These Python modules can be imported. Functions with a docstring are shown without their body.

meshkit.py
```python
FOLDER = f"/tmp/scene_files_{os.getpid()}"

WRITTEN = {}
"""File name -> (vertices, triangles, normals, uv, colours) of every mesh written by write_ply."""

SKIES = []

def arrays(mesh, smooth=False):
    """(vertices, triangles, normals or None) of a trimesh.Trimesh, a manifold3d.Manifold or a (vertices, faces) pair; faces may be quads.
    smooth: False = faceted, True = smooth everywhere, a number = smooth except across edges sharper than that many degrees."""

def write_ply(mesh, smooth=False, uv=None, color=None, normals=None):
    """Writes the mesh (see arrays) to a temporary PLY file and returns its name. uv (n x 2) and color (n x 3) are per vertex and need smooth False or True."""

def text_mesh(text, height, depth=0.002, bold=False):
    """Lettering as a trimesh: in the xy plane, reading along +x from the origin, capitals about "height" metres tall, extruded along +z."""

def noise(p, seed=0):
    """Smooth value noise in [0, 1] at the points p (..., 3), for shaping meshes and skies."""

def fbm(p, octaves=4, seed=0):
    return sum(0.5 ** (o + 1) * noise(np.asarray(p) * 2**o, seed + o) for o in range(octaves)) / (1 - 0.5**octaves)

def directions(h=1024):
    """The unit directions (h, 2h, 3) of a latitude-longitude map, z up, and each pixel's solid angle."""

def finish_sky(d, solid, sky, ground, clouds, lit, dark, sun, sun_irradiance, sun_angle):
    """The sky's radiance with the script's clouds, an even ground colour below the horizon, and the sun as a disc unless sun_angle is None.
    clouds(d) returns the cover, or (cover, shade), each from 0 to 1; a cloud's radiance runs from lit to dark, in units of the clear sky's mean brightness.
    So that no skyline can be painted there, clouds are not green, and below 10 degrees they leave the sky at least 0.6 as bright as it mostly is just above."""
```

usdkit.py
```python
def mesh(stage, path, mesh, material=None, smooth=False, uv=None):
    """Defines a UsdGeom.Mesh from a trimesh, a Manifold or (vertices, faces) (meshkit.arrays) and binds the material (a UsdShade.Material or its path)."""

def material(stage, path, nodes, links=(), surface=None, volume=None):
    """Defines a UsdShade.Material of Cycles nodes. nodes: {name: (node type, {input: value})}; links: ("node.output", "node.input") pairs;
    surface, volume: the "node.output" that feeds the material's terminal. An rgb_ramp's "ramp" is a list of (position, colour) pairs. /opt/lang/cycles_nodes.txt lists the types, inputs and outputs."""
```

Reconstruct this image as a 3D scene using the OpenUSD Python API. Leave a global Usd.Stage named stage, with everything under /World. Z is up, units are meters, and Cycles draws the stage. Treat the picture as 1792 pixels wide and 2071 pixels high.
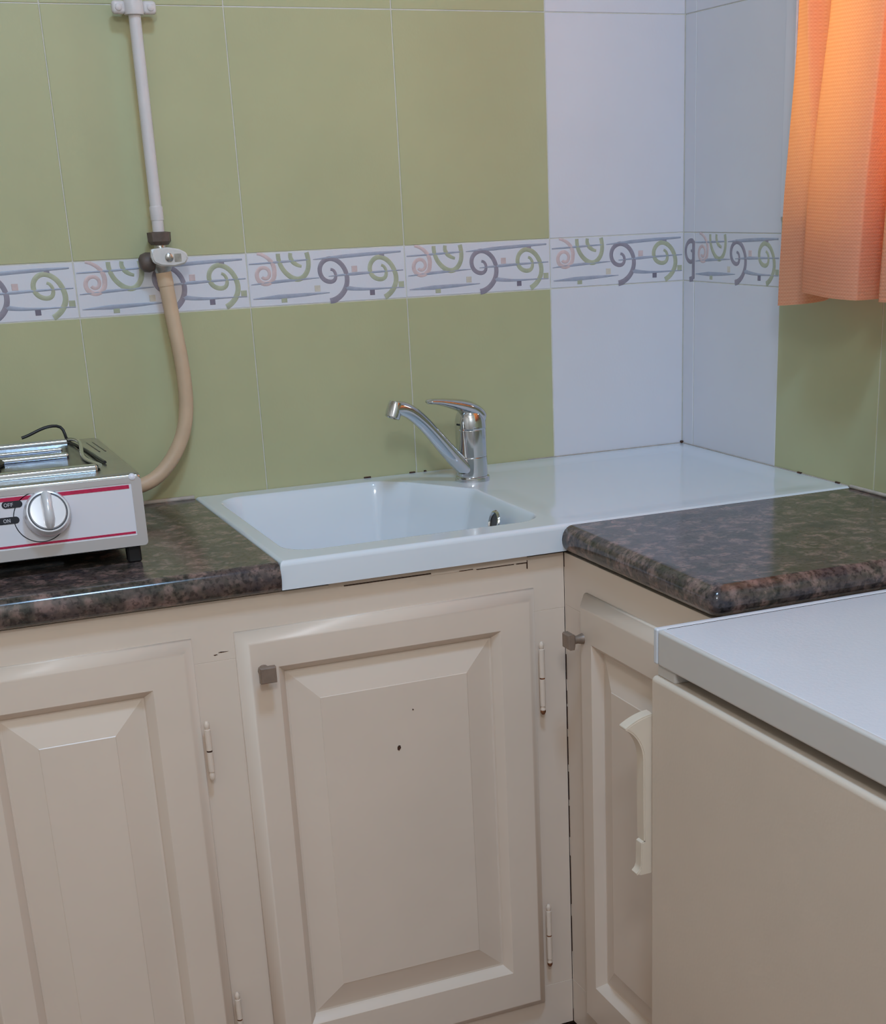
import math, random
import numpy as np
import trimesh
import manifold3d
import shapely.geometry as sg
from shapely.ops import unary_union
from pxr import Usd, UsdGeom, UsdLux, UsdShade, Gf, Sdf, Vt
import usdkit, meshkit

random.seed(4)
rng = np.random.default_rng(4)
stage = Usd.Stage.CreateInMemory()
UsdGeom.SetStageUpAxis(stage, UsdGeom.Tokens.z)
UsdGeom.SetStageMetersPerUnit(stage, 1.0)
UsdGeom.Xform.Define(stage, '/World')
UsdGeom.Scope.Define(stage, '/World/Looks')

# All numbers below are metres measured from the sink top in the room corner:
# x to the right (right wall at x = 0), y into the picture (back wall at y = 0), z up from the sink top.
ZC = 0.88                       # height of the sink top over the floor
ROOM_L, ROOM_F, CEIL = -2.7, -3.3, 1.90

# ------------------------------------------------------------------ camera
cam = UsdGeom.Camera.Define(stage, '/World/camera')
F_PX, PX, PY = 2889.1, 1029.5, 1448.5
cam.CreateHorizontalApertureAttr(36.0)
cam.CreateVerticalApertureAttr(36.0 * 2071 / 1792)
cam.CreateFocalLengthAttr(F_PX / 1792 * 36)
cam.CreateHorizontalApertureOffsetAttr((896 - PX) / 1792 * 36)
cam.CreateVerticalApertureOffsetAttr((PY - 1035.5) / 1792 * 36)
cam.CreateClippingRangeAttr(Gf.Vec2f(0.02, 60))
Wm = np.array([[0.9116778, 0.1689629, -0.37456], [-0.4095321, 0.2991491, -0.8618545], [-0.0335721, 0.939128, 0.3419233]])
m = Gf.Matrix4d(1.0)
for i in range(3):
    m.SetRow(i, Gf.Vec4d(*Wm[:, i], 0))
m.SetRow(3, Gf.Vec4d(-1.303, -2.1895, 0.4183 + ZC, 1))
cam.AddTransformOp().Set(m)
cam.CreateExposureAttr(0.0)

# ------------------------------------------------------------------ light
def lin(r, g, b):
    return tuple((c / 255 / 12.92 if c / 255 < 0.04045 else ((c / 255 + 0.055) / 1.055) ** 2.4) for c in (r, g, b))

SKY, LAMP, GLOBE = 1.9, 69.0, 54.0
dome = UsdLux.DomeLight.Define(stage, '/World/sky')
dome.CreateColorAttr(Gf.Vec3f(0.86, 0.95, 1.0))
dome.CreateIntensityAttr(SKY)

def lamp(name, loc, w, h, colour, power):
    """A flush ceiling lamp's light, facing down."""
    r = UsdLux.RectLight.Define(stage, '/World/' + name)
    r.CreateWidthAttr(w); r.CreateHeightAttr(h)
    r.CreateColorAttr(Gf.Vec3f(*colour)); r.CreateIntensityAttr(power)
    UsdGeom.Xformable(r).AddTranslateOp().Set(Gf.Vec3d(loc[0], loc[1], loc[2] + ZC))
    return r

lamp('lamp_light', (-0.85, -1.50, CEIL - 0.065), 0.26, 0.26, (0.55, 0.91, 1.38), LAMP)
bulb = UsdLux.SphereLight.Define(stage, '/World/fill_globe_light')  # added fill light behind the viewer, brightens the upright fronts
bulb.CreateRadiusAttr(0.13); bulb.CreateColorAttr(Gf.Vec3f(0.94, 1.02, 1.13)); bulb.CreateIntensityAttr(GLOBE)
UsdGeom.Xformable(bulb).AddTranslateOp().Set(Gf.Vec3d(-1.4, -2.65, 1.38 + ZC))

# ------------------------------------------------------------------ materials
LOOKS = '/World/Looks/'
def mat(name, col, rough=0.5, var=0.0, vscale=8.0, bump=0.0, bscale=60.0, metallic=0.0, spec=0.5, coat=0.0, tint=None, detail=3.0):
    """A plain surface with faint procedural tone variation and relief."""
    nodes = {'p': ('principled_bsdf', dict(base_color=col, roughness=rough, metallic=metallic, specular_ior_level=spec, coat_weight=coat, coat_roughness=0.08))}
    links = []
    if var or bump:
        nodes['g'] = ('geometry', {})
    if var:
        a = tuple(max(0, c * (1 - var)) for c in col)
        b = tint if tint else tuple(min(1, c * (1 + var)) for c in col)
        nodes['n'] = ('noise_texture', dict(scale=vscale, detail=detail, roughness=0.6))
        nodes['r'] = ('rgb_ramp', {'ramp': [(0.3, a), (0.7, b)]})
        links += [('g.position', 'n.vector'), ('n.fac', 'r.fac'), ('r.color', 'p.base_color')]
    if bump:
        nodes['bn'] = ('noise_texture', dict(scale=bscale, detail=2.0))
        nodes['b'] = ('bump', dict(strength=bump, distance=0.002))
        links += [('g.position', 'bn.vector'), ('bn.fac', 'b.height'), ('b.normal', 'p.normal')]
    return usdkit.material(stage, LOOKS + name, nodes, links, surface='p.BSDF')

M = {}
M['tile_green'] = mat('tile_green', lin(180, 179, 139), 0.36, 0.04, 5.0, 0.06, 220)
M['tile_white'] = mat('tile_white', lin(215, 214, 220), 0.34, 0.02, 5.0, 0.05, 220)
M['grout'] = mat('grout', lin(202, 199, 188), 0.9, 0.08, 40)
M['grout_dark'] = mat('grout_dark', lin(120, 118, 120), 0.9, 0.3, 60)
M['plaster'] = mat('plaster', lin(216, 212, 204), 0.9, 0.03, 3, 0.1, 90)
M['floor_tile'] = mat('floor_tile', lin(168, 132, 112), 0.35, 0.12, 9, 0.05, 60)
M['print_pink'] = mat('print_pink', lin(206, 184, 183), 0.35, 0.10, 60)
M['print_green'] = mat('print_green', lin(172, 175, 150), 0.35, 0.12, 60)
M['print_purple'] = mat('print_purple', lin(146, 139, 150), 0.35, 0.12, 60)
M['print_grey'] = mat('print_grey', lin(160, 165, 180), 0.35, 0.10, 60)
M['print_dark'] = mat('print_dark', lin(120, 112, 126), 0.35, 0.1, 60)
M['print_tan'] = mat('print_tan', lin(206, 196, 182), 0.35, 0.1, 60)
M['ceramic'] = mat('sink_ceramic', lin(219, 225, 231), 0.12, 0.0, coat=0.3)
M['paint'] = mat('cabinet_paint', lin(221, 203, 186), 0.30, 0.03, 4, 0.05, 45)
M['paint_inside'] = mat('cabinet_inside', lin(70, 52, 40), 0.8, 0.1, 20)
M['chip'] = mat('bare_wood_chip', lin(66, 42, 28), 0.8, 0.2, 200)
M['rust'] = mat('hinge_rust', lin(120, 74, 44), 0.8, 0.35, 160)
M['chrome'] = mat('chrome', (0.62, 0.63, 0.65), 0.10, metallic=1.0)
M['chrome_worn'] = mat('worn_chrome', (0.58, 0.60, 0.63), 0.24, 0.12, 50, metallic=1.0)
M['steel'] = mat('stainless_steel', (0.50, 0.49, 0.46), 0.24, 0.06, 30, metallic=1.0)
M['silver_plastic'] = mat('silver_plastic', lin(206, 200, 198), 0.26, metallic=0.35)
M['knob_silver'] = mat('knob_silver', lin(222, 222, 226), 0.22, metallic=0.25)
M['tray_dark'] = mat('dark_chrome', (0.15, 0.145, 0.16), 0.2, 0.25, 40, metallic=1.0)  # chrome with a darkened base colour and uneven tone
M['black_metal'] = mat('black_enamel', lin(26, 25, 27), 0.35)
M['black_rubber'] = mat('black_rubber', lin(24, 22, 24), 0.6)
M['knob_metal'] = mat('brushed_bronze', lin(140, 122, 108), 0.42, 0.1, 90, metallic=0.35)
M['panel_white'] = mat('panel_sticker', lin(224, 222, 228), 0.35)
M['red_print'] = mat('red_print', lin(190, 36, 78), 0.4, 0.12, 90)
M['black_print'] = mat('black_print', lin(40, 42, 50), 0.4)
M['white_print'] = mat('white_print', lin(190, 190, 196), 0.4)
M['pipe_paint'] = mat('pipe_paint', lin(213, 206, 204), 0.42, 0.03, 30, 0.06, 90)
M['brown_nut'] = mat('painted_brown_nut', lin(96, 82, 74), 0.55, 0.2, 80)
M['valve_metal'] = mat('nickel_valve', (0.48, 0.46, 0.43), 0.30, 0.25, 90, metallic=0.9)
M['valve_lever'] = mat('white_lever', lin(208, 204, 200), 0.32, 0.05, 90)
M['hose'] = mat('hose_rubber', lin(200, 172, 142), 0.5, 0.08, 20, 0.05, 90)
M['fridge_top'] = mat('fridge_top', lin(210, 211, 216), 0.32, 0.02, 6, 0.12, 240)
M['fridge_side'] = mat('fridge_plastic', lin(203, 197, 191), 0.38, 0.02, 6)  # greyer than the top; on the front lip this colours in shade
M['fridge_door'] = mat('fridge_door', lin(215, 197, 179), 0.40, 0.03, 5, 0.08, 240)
M['fridge_dark'] = mat('gasket_grey', lin(86, 78, 72), 0.7)
M['handle'] = mat('handle_plastic', lin(216, 200, 180), 0.35, 0.03, 20)
M['frame_white'] = mat('window_paint', lin(220, 220, 226), 0.4, 0.02, 10)
M['stain'] = mat('rust_stain', lin(150, 140, 84), 0.5, 0.2, 90)
M['sealant'] = mat('sealant', lin(176, 166, 156), 0.7, 0.15, 60)

M['granite'] = usdkit.material(stage, LOOKS + 'granite', {
    'g': ('geometry', {}),
    'w': ('noise_texture', dict(scale=34, detail=3.0)),
    'mx': ('mix_vector', dict(fac=0.06)),
    'v': ('voronoi_texture', dict(scale=42, feature='f1', randomness=1.0)),
    'r': ('rgb_ramp', {'ramp': [(0.0, lin(152, 120, 114)), (0.30, lin(126, 102, 96)), (0.44, lin(84, 72, 68)), (0.56, lin(44, 40, 44)), (1.0, lin(24, 23, 28))]}),
    'n2': ('noise_texture', dict(scale=20, detail=4.0, roughness=0.65)),
    'r2': ('rgb_ramp', {'ramp': [(0.38, lin(84, 80, 66)), (0.52, lin(128, 108, 100)), (0.68, lin(70, 66, 72))]}),
    'n3': ('noise_texture', dict(scale=190, detail=2.0)),
    'r3': ('rgb_ramp', {'ramp': [(0.36, (0.35, 0.35, 0.35)), (0.5, (1, 1, 1)), (0.72, (1, 1, 1)), (0.76, (1.9, 1.85, 1.8))]}),
    'm1': ('mix_color', dict(blend_type='mix', fac=0.42)),
    'm2': ('mix_color', dict(blend_type='multiply', fac=0.8, use_clamp=False)),
    'p': ('principled_bsdf', dict(roughness=0.15, specular_ior_level=0.5)),
}, [('g.position', 'w.vector'), ('g.position', 'mx.a'), ('w.color', 'mx.b'), ('mx.result', 'v.vector'), ('v.distance', 'r.fac'),
    ('g.position', 'n2.vector'), ('n2.fac', 'r2.fac'), ('g.position', 'n3.vector'), ('n3.fac', 'r3.fac'),
    ('r.color', 'm1.a'), ('r2.color', 'm1.b'), ('m1.result', 'm2.a'), ('r3.color', 'm2.b'), ('m2.result', 'p.base_color')], surface='p.BSDF')

# orange cotton with a small waffle weave, light passes through
M['curtain'] = usdkit.material(stage, LOOKS + 'curtain_cloth', {
    'uv': ('attribute', {'attribute': 'cloth'}),
    's': ('separate_xyz', {}),
    'ux': ('math', dict(math_type='multiply', value2=2 * math.pi / 0.0050)), 'uy': ('math', dict(math_type='multiply', value2=2 * math.pi / 0.0046)),
    'sx': ('math', dict(math_type='sine')), 'sy': ('math', dict(math_type='sine')),
    'pm': ('math', dict(math_type='multiply')), 'ad': ('math', dict(math_type='add')), 'pr': ('math', dict(math_type='multiply', value2=0.5)),
    'mr': ('map_range', dict(from_min=-1.0, from_max=1.0, to_min=0.0, to_max=1.0)),
    'c': ('rgb_ramp', {'ramp': [(0.0, lin(230, 160, 128)), (1.0, lin(238, 178, 148))]}),
    't': ('rgb_ramp', {'ramp': [(0.0, lin(250, 144, 56)), (1.0, lin(255, 158, 72))]}),
    'b': ('bump', dict(strength=0.25, distance=0.0008)),
    'd': ('diffuse_bsdf', {}), 'tr': ('translucent_bsdf', {}),
    'mix': ('mix_closure', dict(fac=0.34)),
}, [('uv.vector', 's.vector'), ('s.x', 'ux.value1'), ('s.y', 'uy.value1'), ('ux.value', 'sx.value1'), ('uy.value', 'sy.value1'),
    ('sx.value', 'pm.value1'), ('sy.value', 'pm.value2'), ('pm.value', 'ad.value1'), ('sy.value', 'ad.value2'), ('ad.value', 'pr.value1'), ('pr.value', 'mr.value'), ('mr.result', 'c.fac'), ('mr.result', 't.fac'),
    ('c.color', 'd.color'), ('t.color', 'tr.color'), ('pr.value', 'b.height'), ('b.normal', 'd.normal'),
    ('d.BSDF', 'mix.closure1'), ('tr.BSDF', 'mix.closure2')], surface='mix.closure')

M['pane'] = usdkit.material(stage, LOOKS + 'window_glass', {
    'f': ('fresnel', {'IOR': 1.45}), 't': ('transparent_bsdf', {'color': (0.96, 0.98, 0.97)}), 'g': ('glossy_bsdf', {'roughness': 0.02, 'color': (1, 1, 1)}),
    'm': ('mix_closure', {})}, [('f.fac', 'm.fac'), ('t.BSDF', 'm.closure1'), ('g.BSDF', 'm.closure2')], surface='m.closure')
M['diffuser'] = usdkit.material(stage, LOOKS + 'lamp_diffuser', {'e': ('emission', {'color': (0.85, 0.93, 1.0), 'strength': 1.5})}, [], surface='e.emission')

# ------------------------------------------------------------------ building helpers
used = {}
def numbered(parent, name):
    k = (parent, name); n = used.get(k, 0); used[k] = n + 1
    return f'{parent}/{name}' if n == 0 else f'{parent}/{name}_{n:03d}'

def tag(prim, label=None, cat=None, group=None, kind=None):
    for k, v in (('label', label), ('category', cat), ('group', group), ('kind', kind)):
        if v: prim.SetCustomDataByKey(k, v)
    return prim

origins = {}
def thing(name, label, cat, loc=(0, 0, 0), kind=None):
    path = numbered('/World', name)
    x = UsdGeom.Xform.Define(stage, path)
    x.AddTranslateOp().Set(Gf.Vec3d(loc[0], loc[1], loc[2] + ZC))
    origins[path] = np.array([loc[0], loc[1], loc[2]], float)
    return tag(x.GetPrim(), label, cat, kind=kind)

def root_origin(path):
    return origins['/'.join(path.split('/')[:3])]

def part(parent, name, mesh, material, smooth=30, label=None, uv=None, attr=None):
    """One Mesh prim under parent; the mesh comes in the common frame."""
    pp = str(parent.GetPath())
    v, f, n = meshkit.arrays(mesh, smooth)
    path = numbered(pp, name)
    g = usdkit.mesh(stage, path, (v - root_origin(pp), f), M[material], smooth=False)
    if n is not None:
        g.CreateNormalsAttr(Vt.Vec3fArray.FromNumpy(n.astype(np.float32))); g.SetNormalsInterpolation('vertex')
    if attr is not None:
        UsdGeom.PrimvarsAPI(g).CreatePrimvar('cloth', Sdf.ValueTypeNames.Float3Array, 'vertex').Set(Vt.Vec3fArray.FromNumpy(np.asarray(attr, np.float32)))
    if label: tag(g.GetPrim(), label)
    return g.GetPrim()

def cat_(*ms): return trimesh.util.concatenate(list(ms))

def box(a, b):
    a, b = np.minimum(a, b), np.maximum(a, b)
    m = trimesh.creation.box(np.asarray(b, float) - a); m.apply_translation((np.asarray(a, float) + b) / 2); return m

def bbox(a, b, c=0.001):
    """box with chamfered edges"""
    a, b = np.minimum(a, b).astype(float), np.maximum(a, b).astype(float)
    c = min(c, *(0.49 * (b - a)))
    pts = []
    for i in (0, 1):
        for j in (0, 1):
            for k in (0, 1):
                s = np.array([i, j, k]); corner = np.where(s, b, a); d = np.where(s, -c, c)
                for ax in range(3):
                    q = corner + d; q[ax] = corner[ax]; pts.append(q)
    return trimesh.convex.convex_hull(np.array(pts))

def rbox(a, b, r=0.004, seg=16):
    """box with round edges"""
    a, b = np.minimum(a, b).astype(float), np.maximum(a, b).astype(float)
    r = min(r, *(0.49 * (b - a)))
    s = manifold3d.Manifold.sphere(r, seg)
    pts = [s.translate([a[0] + r if i else b[0] - r, a[1] + r if j else b[1] - r, a[2] + r if k else b[2] - r]) for i in (0, 1) for j in (0, 1) for k in (0, 1)]
    mm = manifold3d.Manifold.batch_hull(pts).to_mesh()
    return trimesh.Trimesh(mm.vert_properties[:, :3], mm.tri_verts, process=False)

def spline(P, n=40):
    from scipy.interpolate import CubicSpline
    P = np.asarray(P, float)
    t = np.r_[0, np.cumsum(np.linalg.norm(np.diff(P, axis=0), axis=1))]
    return CubicSpline(t, P)(np.linspace(0, t[-1], n))

def tube(P, r, sides=16, flat=1.0, up=(0, 0, 1), caps=True):
    """sweep an ellipse along P; r: radius per point; flat: thickness ratio along the up-ish axis (may be per point)"""
    P = np.asarray(P, float); n = len(P)
    r = np.broadcast_to(np.asarray(r, float), n); flat = np.broadcast_to(np.asarray(flat, float), n)
    T = np.gradient(P, axis=0); T /= np.linalg.norm(T, axis=1, keepdims=True)
    up = np.asarray(up, float)
    side = np.cross(up, T[0]);
    if np.linalg.norm(side) < 1e-3: side = np.cross((1, 0, 0), T[0])
    v = []
    a = np.linspace(0, 2 * np.pi, sides, endpoint=False)
    for i in range(n):
        side = side - T[i] * (side @ T[i]); side /= np.linalg.norm(side); nn = np.cross(T[i], side)
        v.append(P[i] + r[i] * (np.cos(a)[:, None] * side + flat[i] * np.sin(a)[:, None] * nn))
    v = np.vstack(v); f = []
    for i in range(n - 1):
        for j in range(sides):
            q, w = i * sides + j, i * sides + (j + 1) % sides
            f += [[q, w, w + sides], [q, w + sides, q + sides]]
    if caps:
        c0, c1 = len(v), len(v) + 1
        v = np.vstack([v, P[0], P[-1]])
        for j in range(sides):
            f += [[c0, (j + 1) % sides, j], [c1, (n - 1) * sides + j, (n - 1) * sides + (j + 1) % sides]]
    return trimesh.Trimesh(v, f, process=False)

def lathe(profile, at=(0, 0, 0), axis=(0, 0, 1), seg=40):
    """profile (radius, height) pairs revolved round the axis"""
    prof = np.asarray(profile, float)
    m = trimesh.creation.revolve(prof, sections=seg)
    m.fix_normals()
    m.apply_transform(trimesh.geometry.align_vectors((0, 0, 1), np.asarray(axis, float)))
    m.apply_translation(at); return m

def prism(poly, d0, d1, plane='xz'):
    """polygon in a plane, extruded from d0 to d1 along the other axis"""
    polys = getattr(poly, 'geoms', [poly]); out = []
    for g in polys:
        m = trimesh.creation.extrude_polygon(g, d1 - d0, engine='earcut')
        v = m.vertices.copy()
        if plane == 'xz': nv = np.stack([v[:, 0], d0 + v[:, 2], v[:, 1]], 1)
        elif plane == 'yz': nv = np.stack([d0 + v[:, 2], v[:, 0], v[:, 1]], 1)
        else: nv = np.stack([v[:, 0], v[:, 1], d0 + v[:, 2]], 1)
        m = trimesh.Trimesh(nv, m.faces, process=False); m.fix_normals(); out.append(m)
    return cat_(*out)

def nested(rings, fill=True):
    """loft between equally long closed rings of points; fill closes the last ring"""
    k = len(rings[0]); v = np.vstack(rings); f = []
    for i in range(len(rings) - 1):
        for j in range(k):
            a, b = i * k + j, i * k + (j + 1) % k
            f += [[a, b, b + k], [a, b + k, a + k]]
    if fill:
        o = (len(rings) - 1) * k
        f += [[o, o + j, o + j + 1] for j in range(1, k - 1)]
    return trimesh.Trimesh(v, f, process=False)

# ================================================================== THE SETTING
T, TH = 0.25, 0.0007                     # tile pitch, how far tiles stand proud of the joints
ZB0, ZB1, ZT = 0.2739, 0.3514, 0.6817    # border bottom and top, top of the first upper row
JG = 0.0007                              # half joint
fl = thing('floor', 'brown tiled kitchen floor', 'floor', (0, 0, -ZC), kind='structure')
part(fl, 'slab', box((ROOM_L - .1, ROOM_F - .1, -ZC - .12), (.2, .2, -ZC - .004)), 'grout_dark')
for i in range(9):
    for j in range(11):
        x0, y0 = -0.333 * (i + 1), -0.333 * (j + 1)
        if x0 < ROOM_L - .3 or y0 < ROOM_F - .3: continue
        part(fl, 'floor_tile', bbox((max(x0, ROOM_L) + .002, max(y0, ROOM_F) + .002, -ZC - .008), (x0 + .331, y0 + .331, -ZC), .0015), 'floor_tile')
ce = thing('ceiling', 'plain white plaster ceiling', 'ceiling', (0, 0, CEIL), kind='structure')
part(ce, 'plaster', box((ROOM_L - .1, ROOM_F - .1, CEIL), (.2, .2, CEIL + .1)), 'plaster')
wl = thing('wall_left', 'plain plaster wall at the left end of the room', 'wall', (ROOM_L, 0, -ZC), kind='structure')
part(wl, 'plaster', box((ROOM_L - .1, ROOM_F, -ZC - .05), (ROOM_L, .1, CEIL + .05)), 'plaster')
wf = thing('wall_front', 'plain plaster wall behind the viewer', 'wall', (0, ROOM_F, -ZC), kind='structure')
part(wf, 'plaster', box((ROOM_L, ROOM_F - .1, -ZC - .05), (.1, ROOM_F, CEIL + .05)), 'plaster')

wb = thing('wall_back', 'back wall of green tiles with one white column and a scroll border', 'wall', (0, 0, -ZC), kind='structure')
part(wb, 'backing', box((ROOM_L, TH, -ZC - .05), (0.15, 0.15, CEIL + .05)), 'grout')
wr = thing('wall_right', 'right wall of white and green tiles with a scroll border and window opening', 'wall', (0, 0, -ZC), kind='structure')
WY0, WY1, WZ0, WZ1 = -0.312, -1.22, 0.40, 1.36      # window opening
for a, b in (((TH, ROOM_F, -ZC - .05), (.15, TH, WZ0)), ((TH, ROOM_F, WZ1), (.15, TH, CEIL + .05)),
             ((TH, WY0, WZ0), (.15, TH, WZ1)), ((TH, ROOM_F, WZ0), (.15, WY1, WZ1))):
    part(wr, 'backing', box(a, b), 'grout')

ROWS = [(-0.056 - .66 - JG, -.056 - .33), (-0.056 - .33, -0.056), (-0.056, ZB0), (ZB0, ZB1), (ZB1, ZT), (ZT, ZT + .33), (ZT + .33, ZT + .66), (ZT + .66, CEIL - .01)]

def ribbon(P, w, h0, h1, to3d, n=None):
    """a raised stroke along P (u,v in metres on the tile) with widths w; h0 foot and h1 crown height"""
    P = np.asarray(P, float); w = 1.25 * np.interp(np.linspace(0, 1, len(P)), np.linspace(0, 1, len(w)), w)
    Tg = np.gradient(P, axis=0); Tg /= np.maximum(np.linalg.norm(Tg, axis=1, keepdims=True), 1e-9)
    N = np.stack([-Tg[:, 1], Tg[:, 0]], 1)
    sec = [(-1, h0), (-.75, h1 * .75), (0, h1), (.75, h1 * .75), (1, h0)]
    v = np.vstack([np.column_stack([P + N * (w[:, None] / 2 * s), np.full(len(P), h)]) for s, h in sec])
    k = len(P); f = []
    for s in range(len(sec) - 1):
        for i in range(k - 1):
            a, b = s * k + i, (s + 1) * k + i
            f += [[a, a + 1, b + 1], [a, b + 1, b]]
    return trimesh.Trimesh(to3d(v), f, process=False)

def circ(c, r0, r1, a0, a1, n=26, sq=1.0):
    a = np.radians(np.linspace(a0, a1, n)); r = np.linspace(r0, r1, n)
    return np.column_stack([c[0] + r * np.cos(a), c[1] + sq * r * np.sin(a)])

BW, BH = T, ZB1 - ZB0
def motif(host, to3d, umin=0.0, umax=1.0):
    """the printed and embossed pattern of one border tile"""
    U = lambda L: np.array([(u * BW, v * BH) for u, v in L])
    def put(name, P, w, mname, n=34, raw=False):
        Q = P if raw else spline(U(P), n)
        k = (Q[:, 0] >= umin * BW) & (Q[:, 0] <= umax * BW)
        if k.sum() < 4: return
        part(host, name, ribbon(Q[k], w, 0.0, 0.0008, to3d), mname, smooth=True)
    # grey-blue stripes
    for P, w in (([(.012, .80), (.2, .815), (.385, .835)], [.0016, .003, .0018]), ([(.41, .83), (.6, .86), (.8, .885), (.975, .90)], [.001, .0048, .0044, .0022]),
                 ([(.015, .42), (.22, .46), (.44, .485)], [.001, .004, .0034, .001]), ([(.5, .50), (.7, .525), (.985, .545)], [.001, .004, .0026, .0014]),
                 ([(.02, .155), (.2, .17), (.5, .195)], [.0012, .0058, .0044, .001]), ([(.6, .27), (.7, .225), (.84, .215), (.985, .21)], [.006, .0036, .002, .0012])):
        put('stripe', P, w, 'print_grey', 16)
    # scrolls
    put('scroll', np.vstack([spline(U([(.066, .985), (.115, .93), (.158, .78), (.163, .62)]), 12)[:-1], circ((.102 * BW, .60 * BH), .0155, .0050, 6, -500, 40, 1.0)]), [.0032, .006, .006, .0055, .0045, .0045, .004], 'print_pink', raw=True)
    put('scroll', [(.195, .97), (.205, .76), (.25, .56), (.315, .48), (.365, .60), (.380, .78), (.372, .97)], [.0055, .0065, .006], 'print_green')
    put('scroll', [(.272, .97), (.276, .84), (.300, .76), (.335, .715)], [.005, .006, .0035], 'print_green', 12)
    put('scroll', np.vstack([circ((.520 * BW, .555 * BH), .0052, .0215, 150, -200 + 0, 2)[:0], spline(U([(.515, .63), (.545, .54), (.535, .42), (.49, .41), (.452, .53), (.455, .72), (.51, .83), (.575, .75), (.612, .56), (.613, .34), (.575, .14), (.50, .03)]), 60)]), [.0035, .0055, .006, .006, .0062, .007, .0075], 'print_purple', raw=True)
    put('scroll', [(.842, .66), (.872, .55), (.862, .42), (.815, .40), (.775, .50), (.772, .68), (.82, .81), (.882, .75), (.925, .56), (.935, .36), (.905, .16), (.855, .045)], [.0035, .0055, .006, .006, .0062, .0068, .007], 'print_green', 60)
    # little squares
    for u, v, mname, s in ((.425, .285, 'print_tan', 1), (.212, .115, 'print_green', 1), (.668, .615, 'print_pink', 1), (.850, .865, 'print_purple', .9), (.775, .15, 'print_dark', .9), (.968, .27, 'print_green', 1)):
        if not umin <= u <= umax: continue
        a = .0046 * s; c = np.array([u * BW, v * BH])
        q = np.array([[c[0] - a, c[1] - a, 0], [c[0] + a, c[1] - a, 0], [c[0] + a, c[1] + a, 0], [c[0] - a, c[1] + a, 0]])
        q2 = q * [1, 1, 0] + [0, 0, .0006]; q2[:, :2] = c + (q[:, :2] - c) * .9
        part(host, 'square', nested([to3d(q), to3d(q2)]), mname, smooth=False)

def tile_row_mat(col): return 'tile_white' if col in (0, -1) else 'tile_green'

for k in range(-0, 11):
    x1, x0 = -T * k, max(-T * (k + 1), ROOM_L)
    for ri, (z0, z1) in enumerate(ROWS):
        d = rng.uniform(-.0003, .0003)
        a, b = (x0 + JG, d, z0 + JG), (x1 - JG, .006, z1 - JG)
        if ri == 3:
            t = part(wb, 'border_tile', bbox(a, b, .0007), 'tile_white')
            if k < 7: motif(t, lambda v, x0=x0, d=d: np.column_stack([v[:, 0] + x0, d + .00015 - v[:, 2], v[:, 1] + ZB0]))
        else:
            part(wb, 'tile', bbox(a, b, .0007), tile_row_mat(k))

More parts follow.
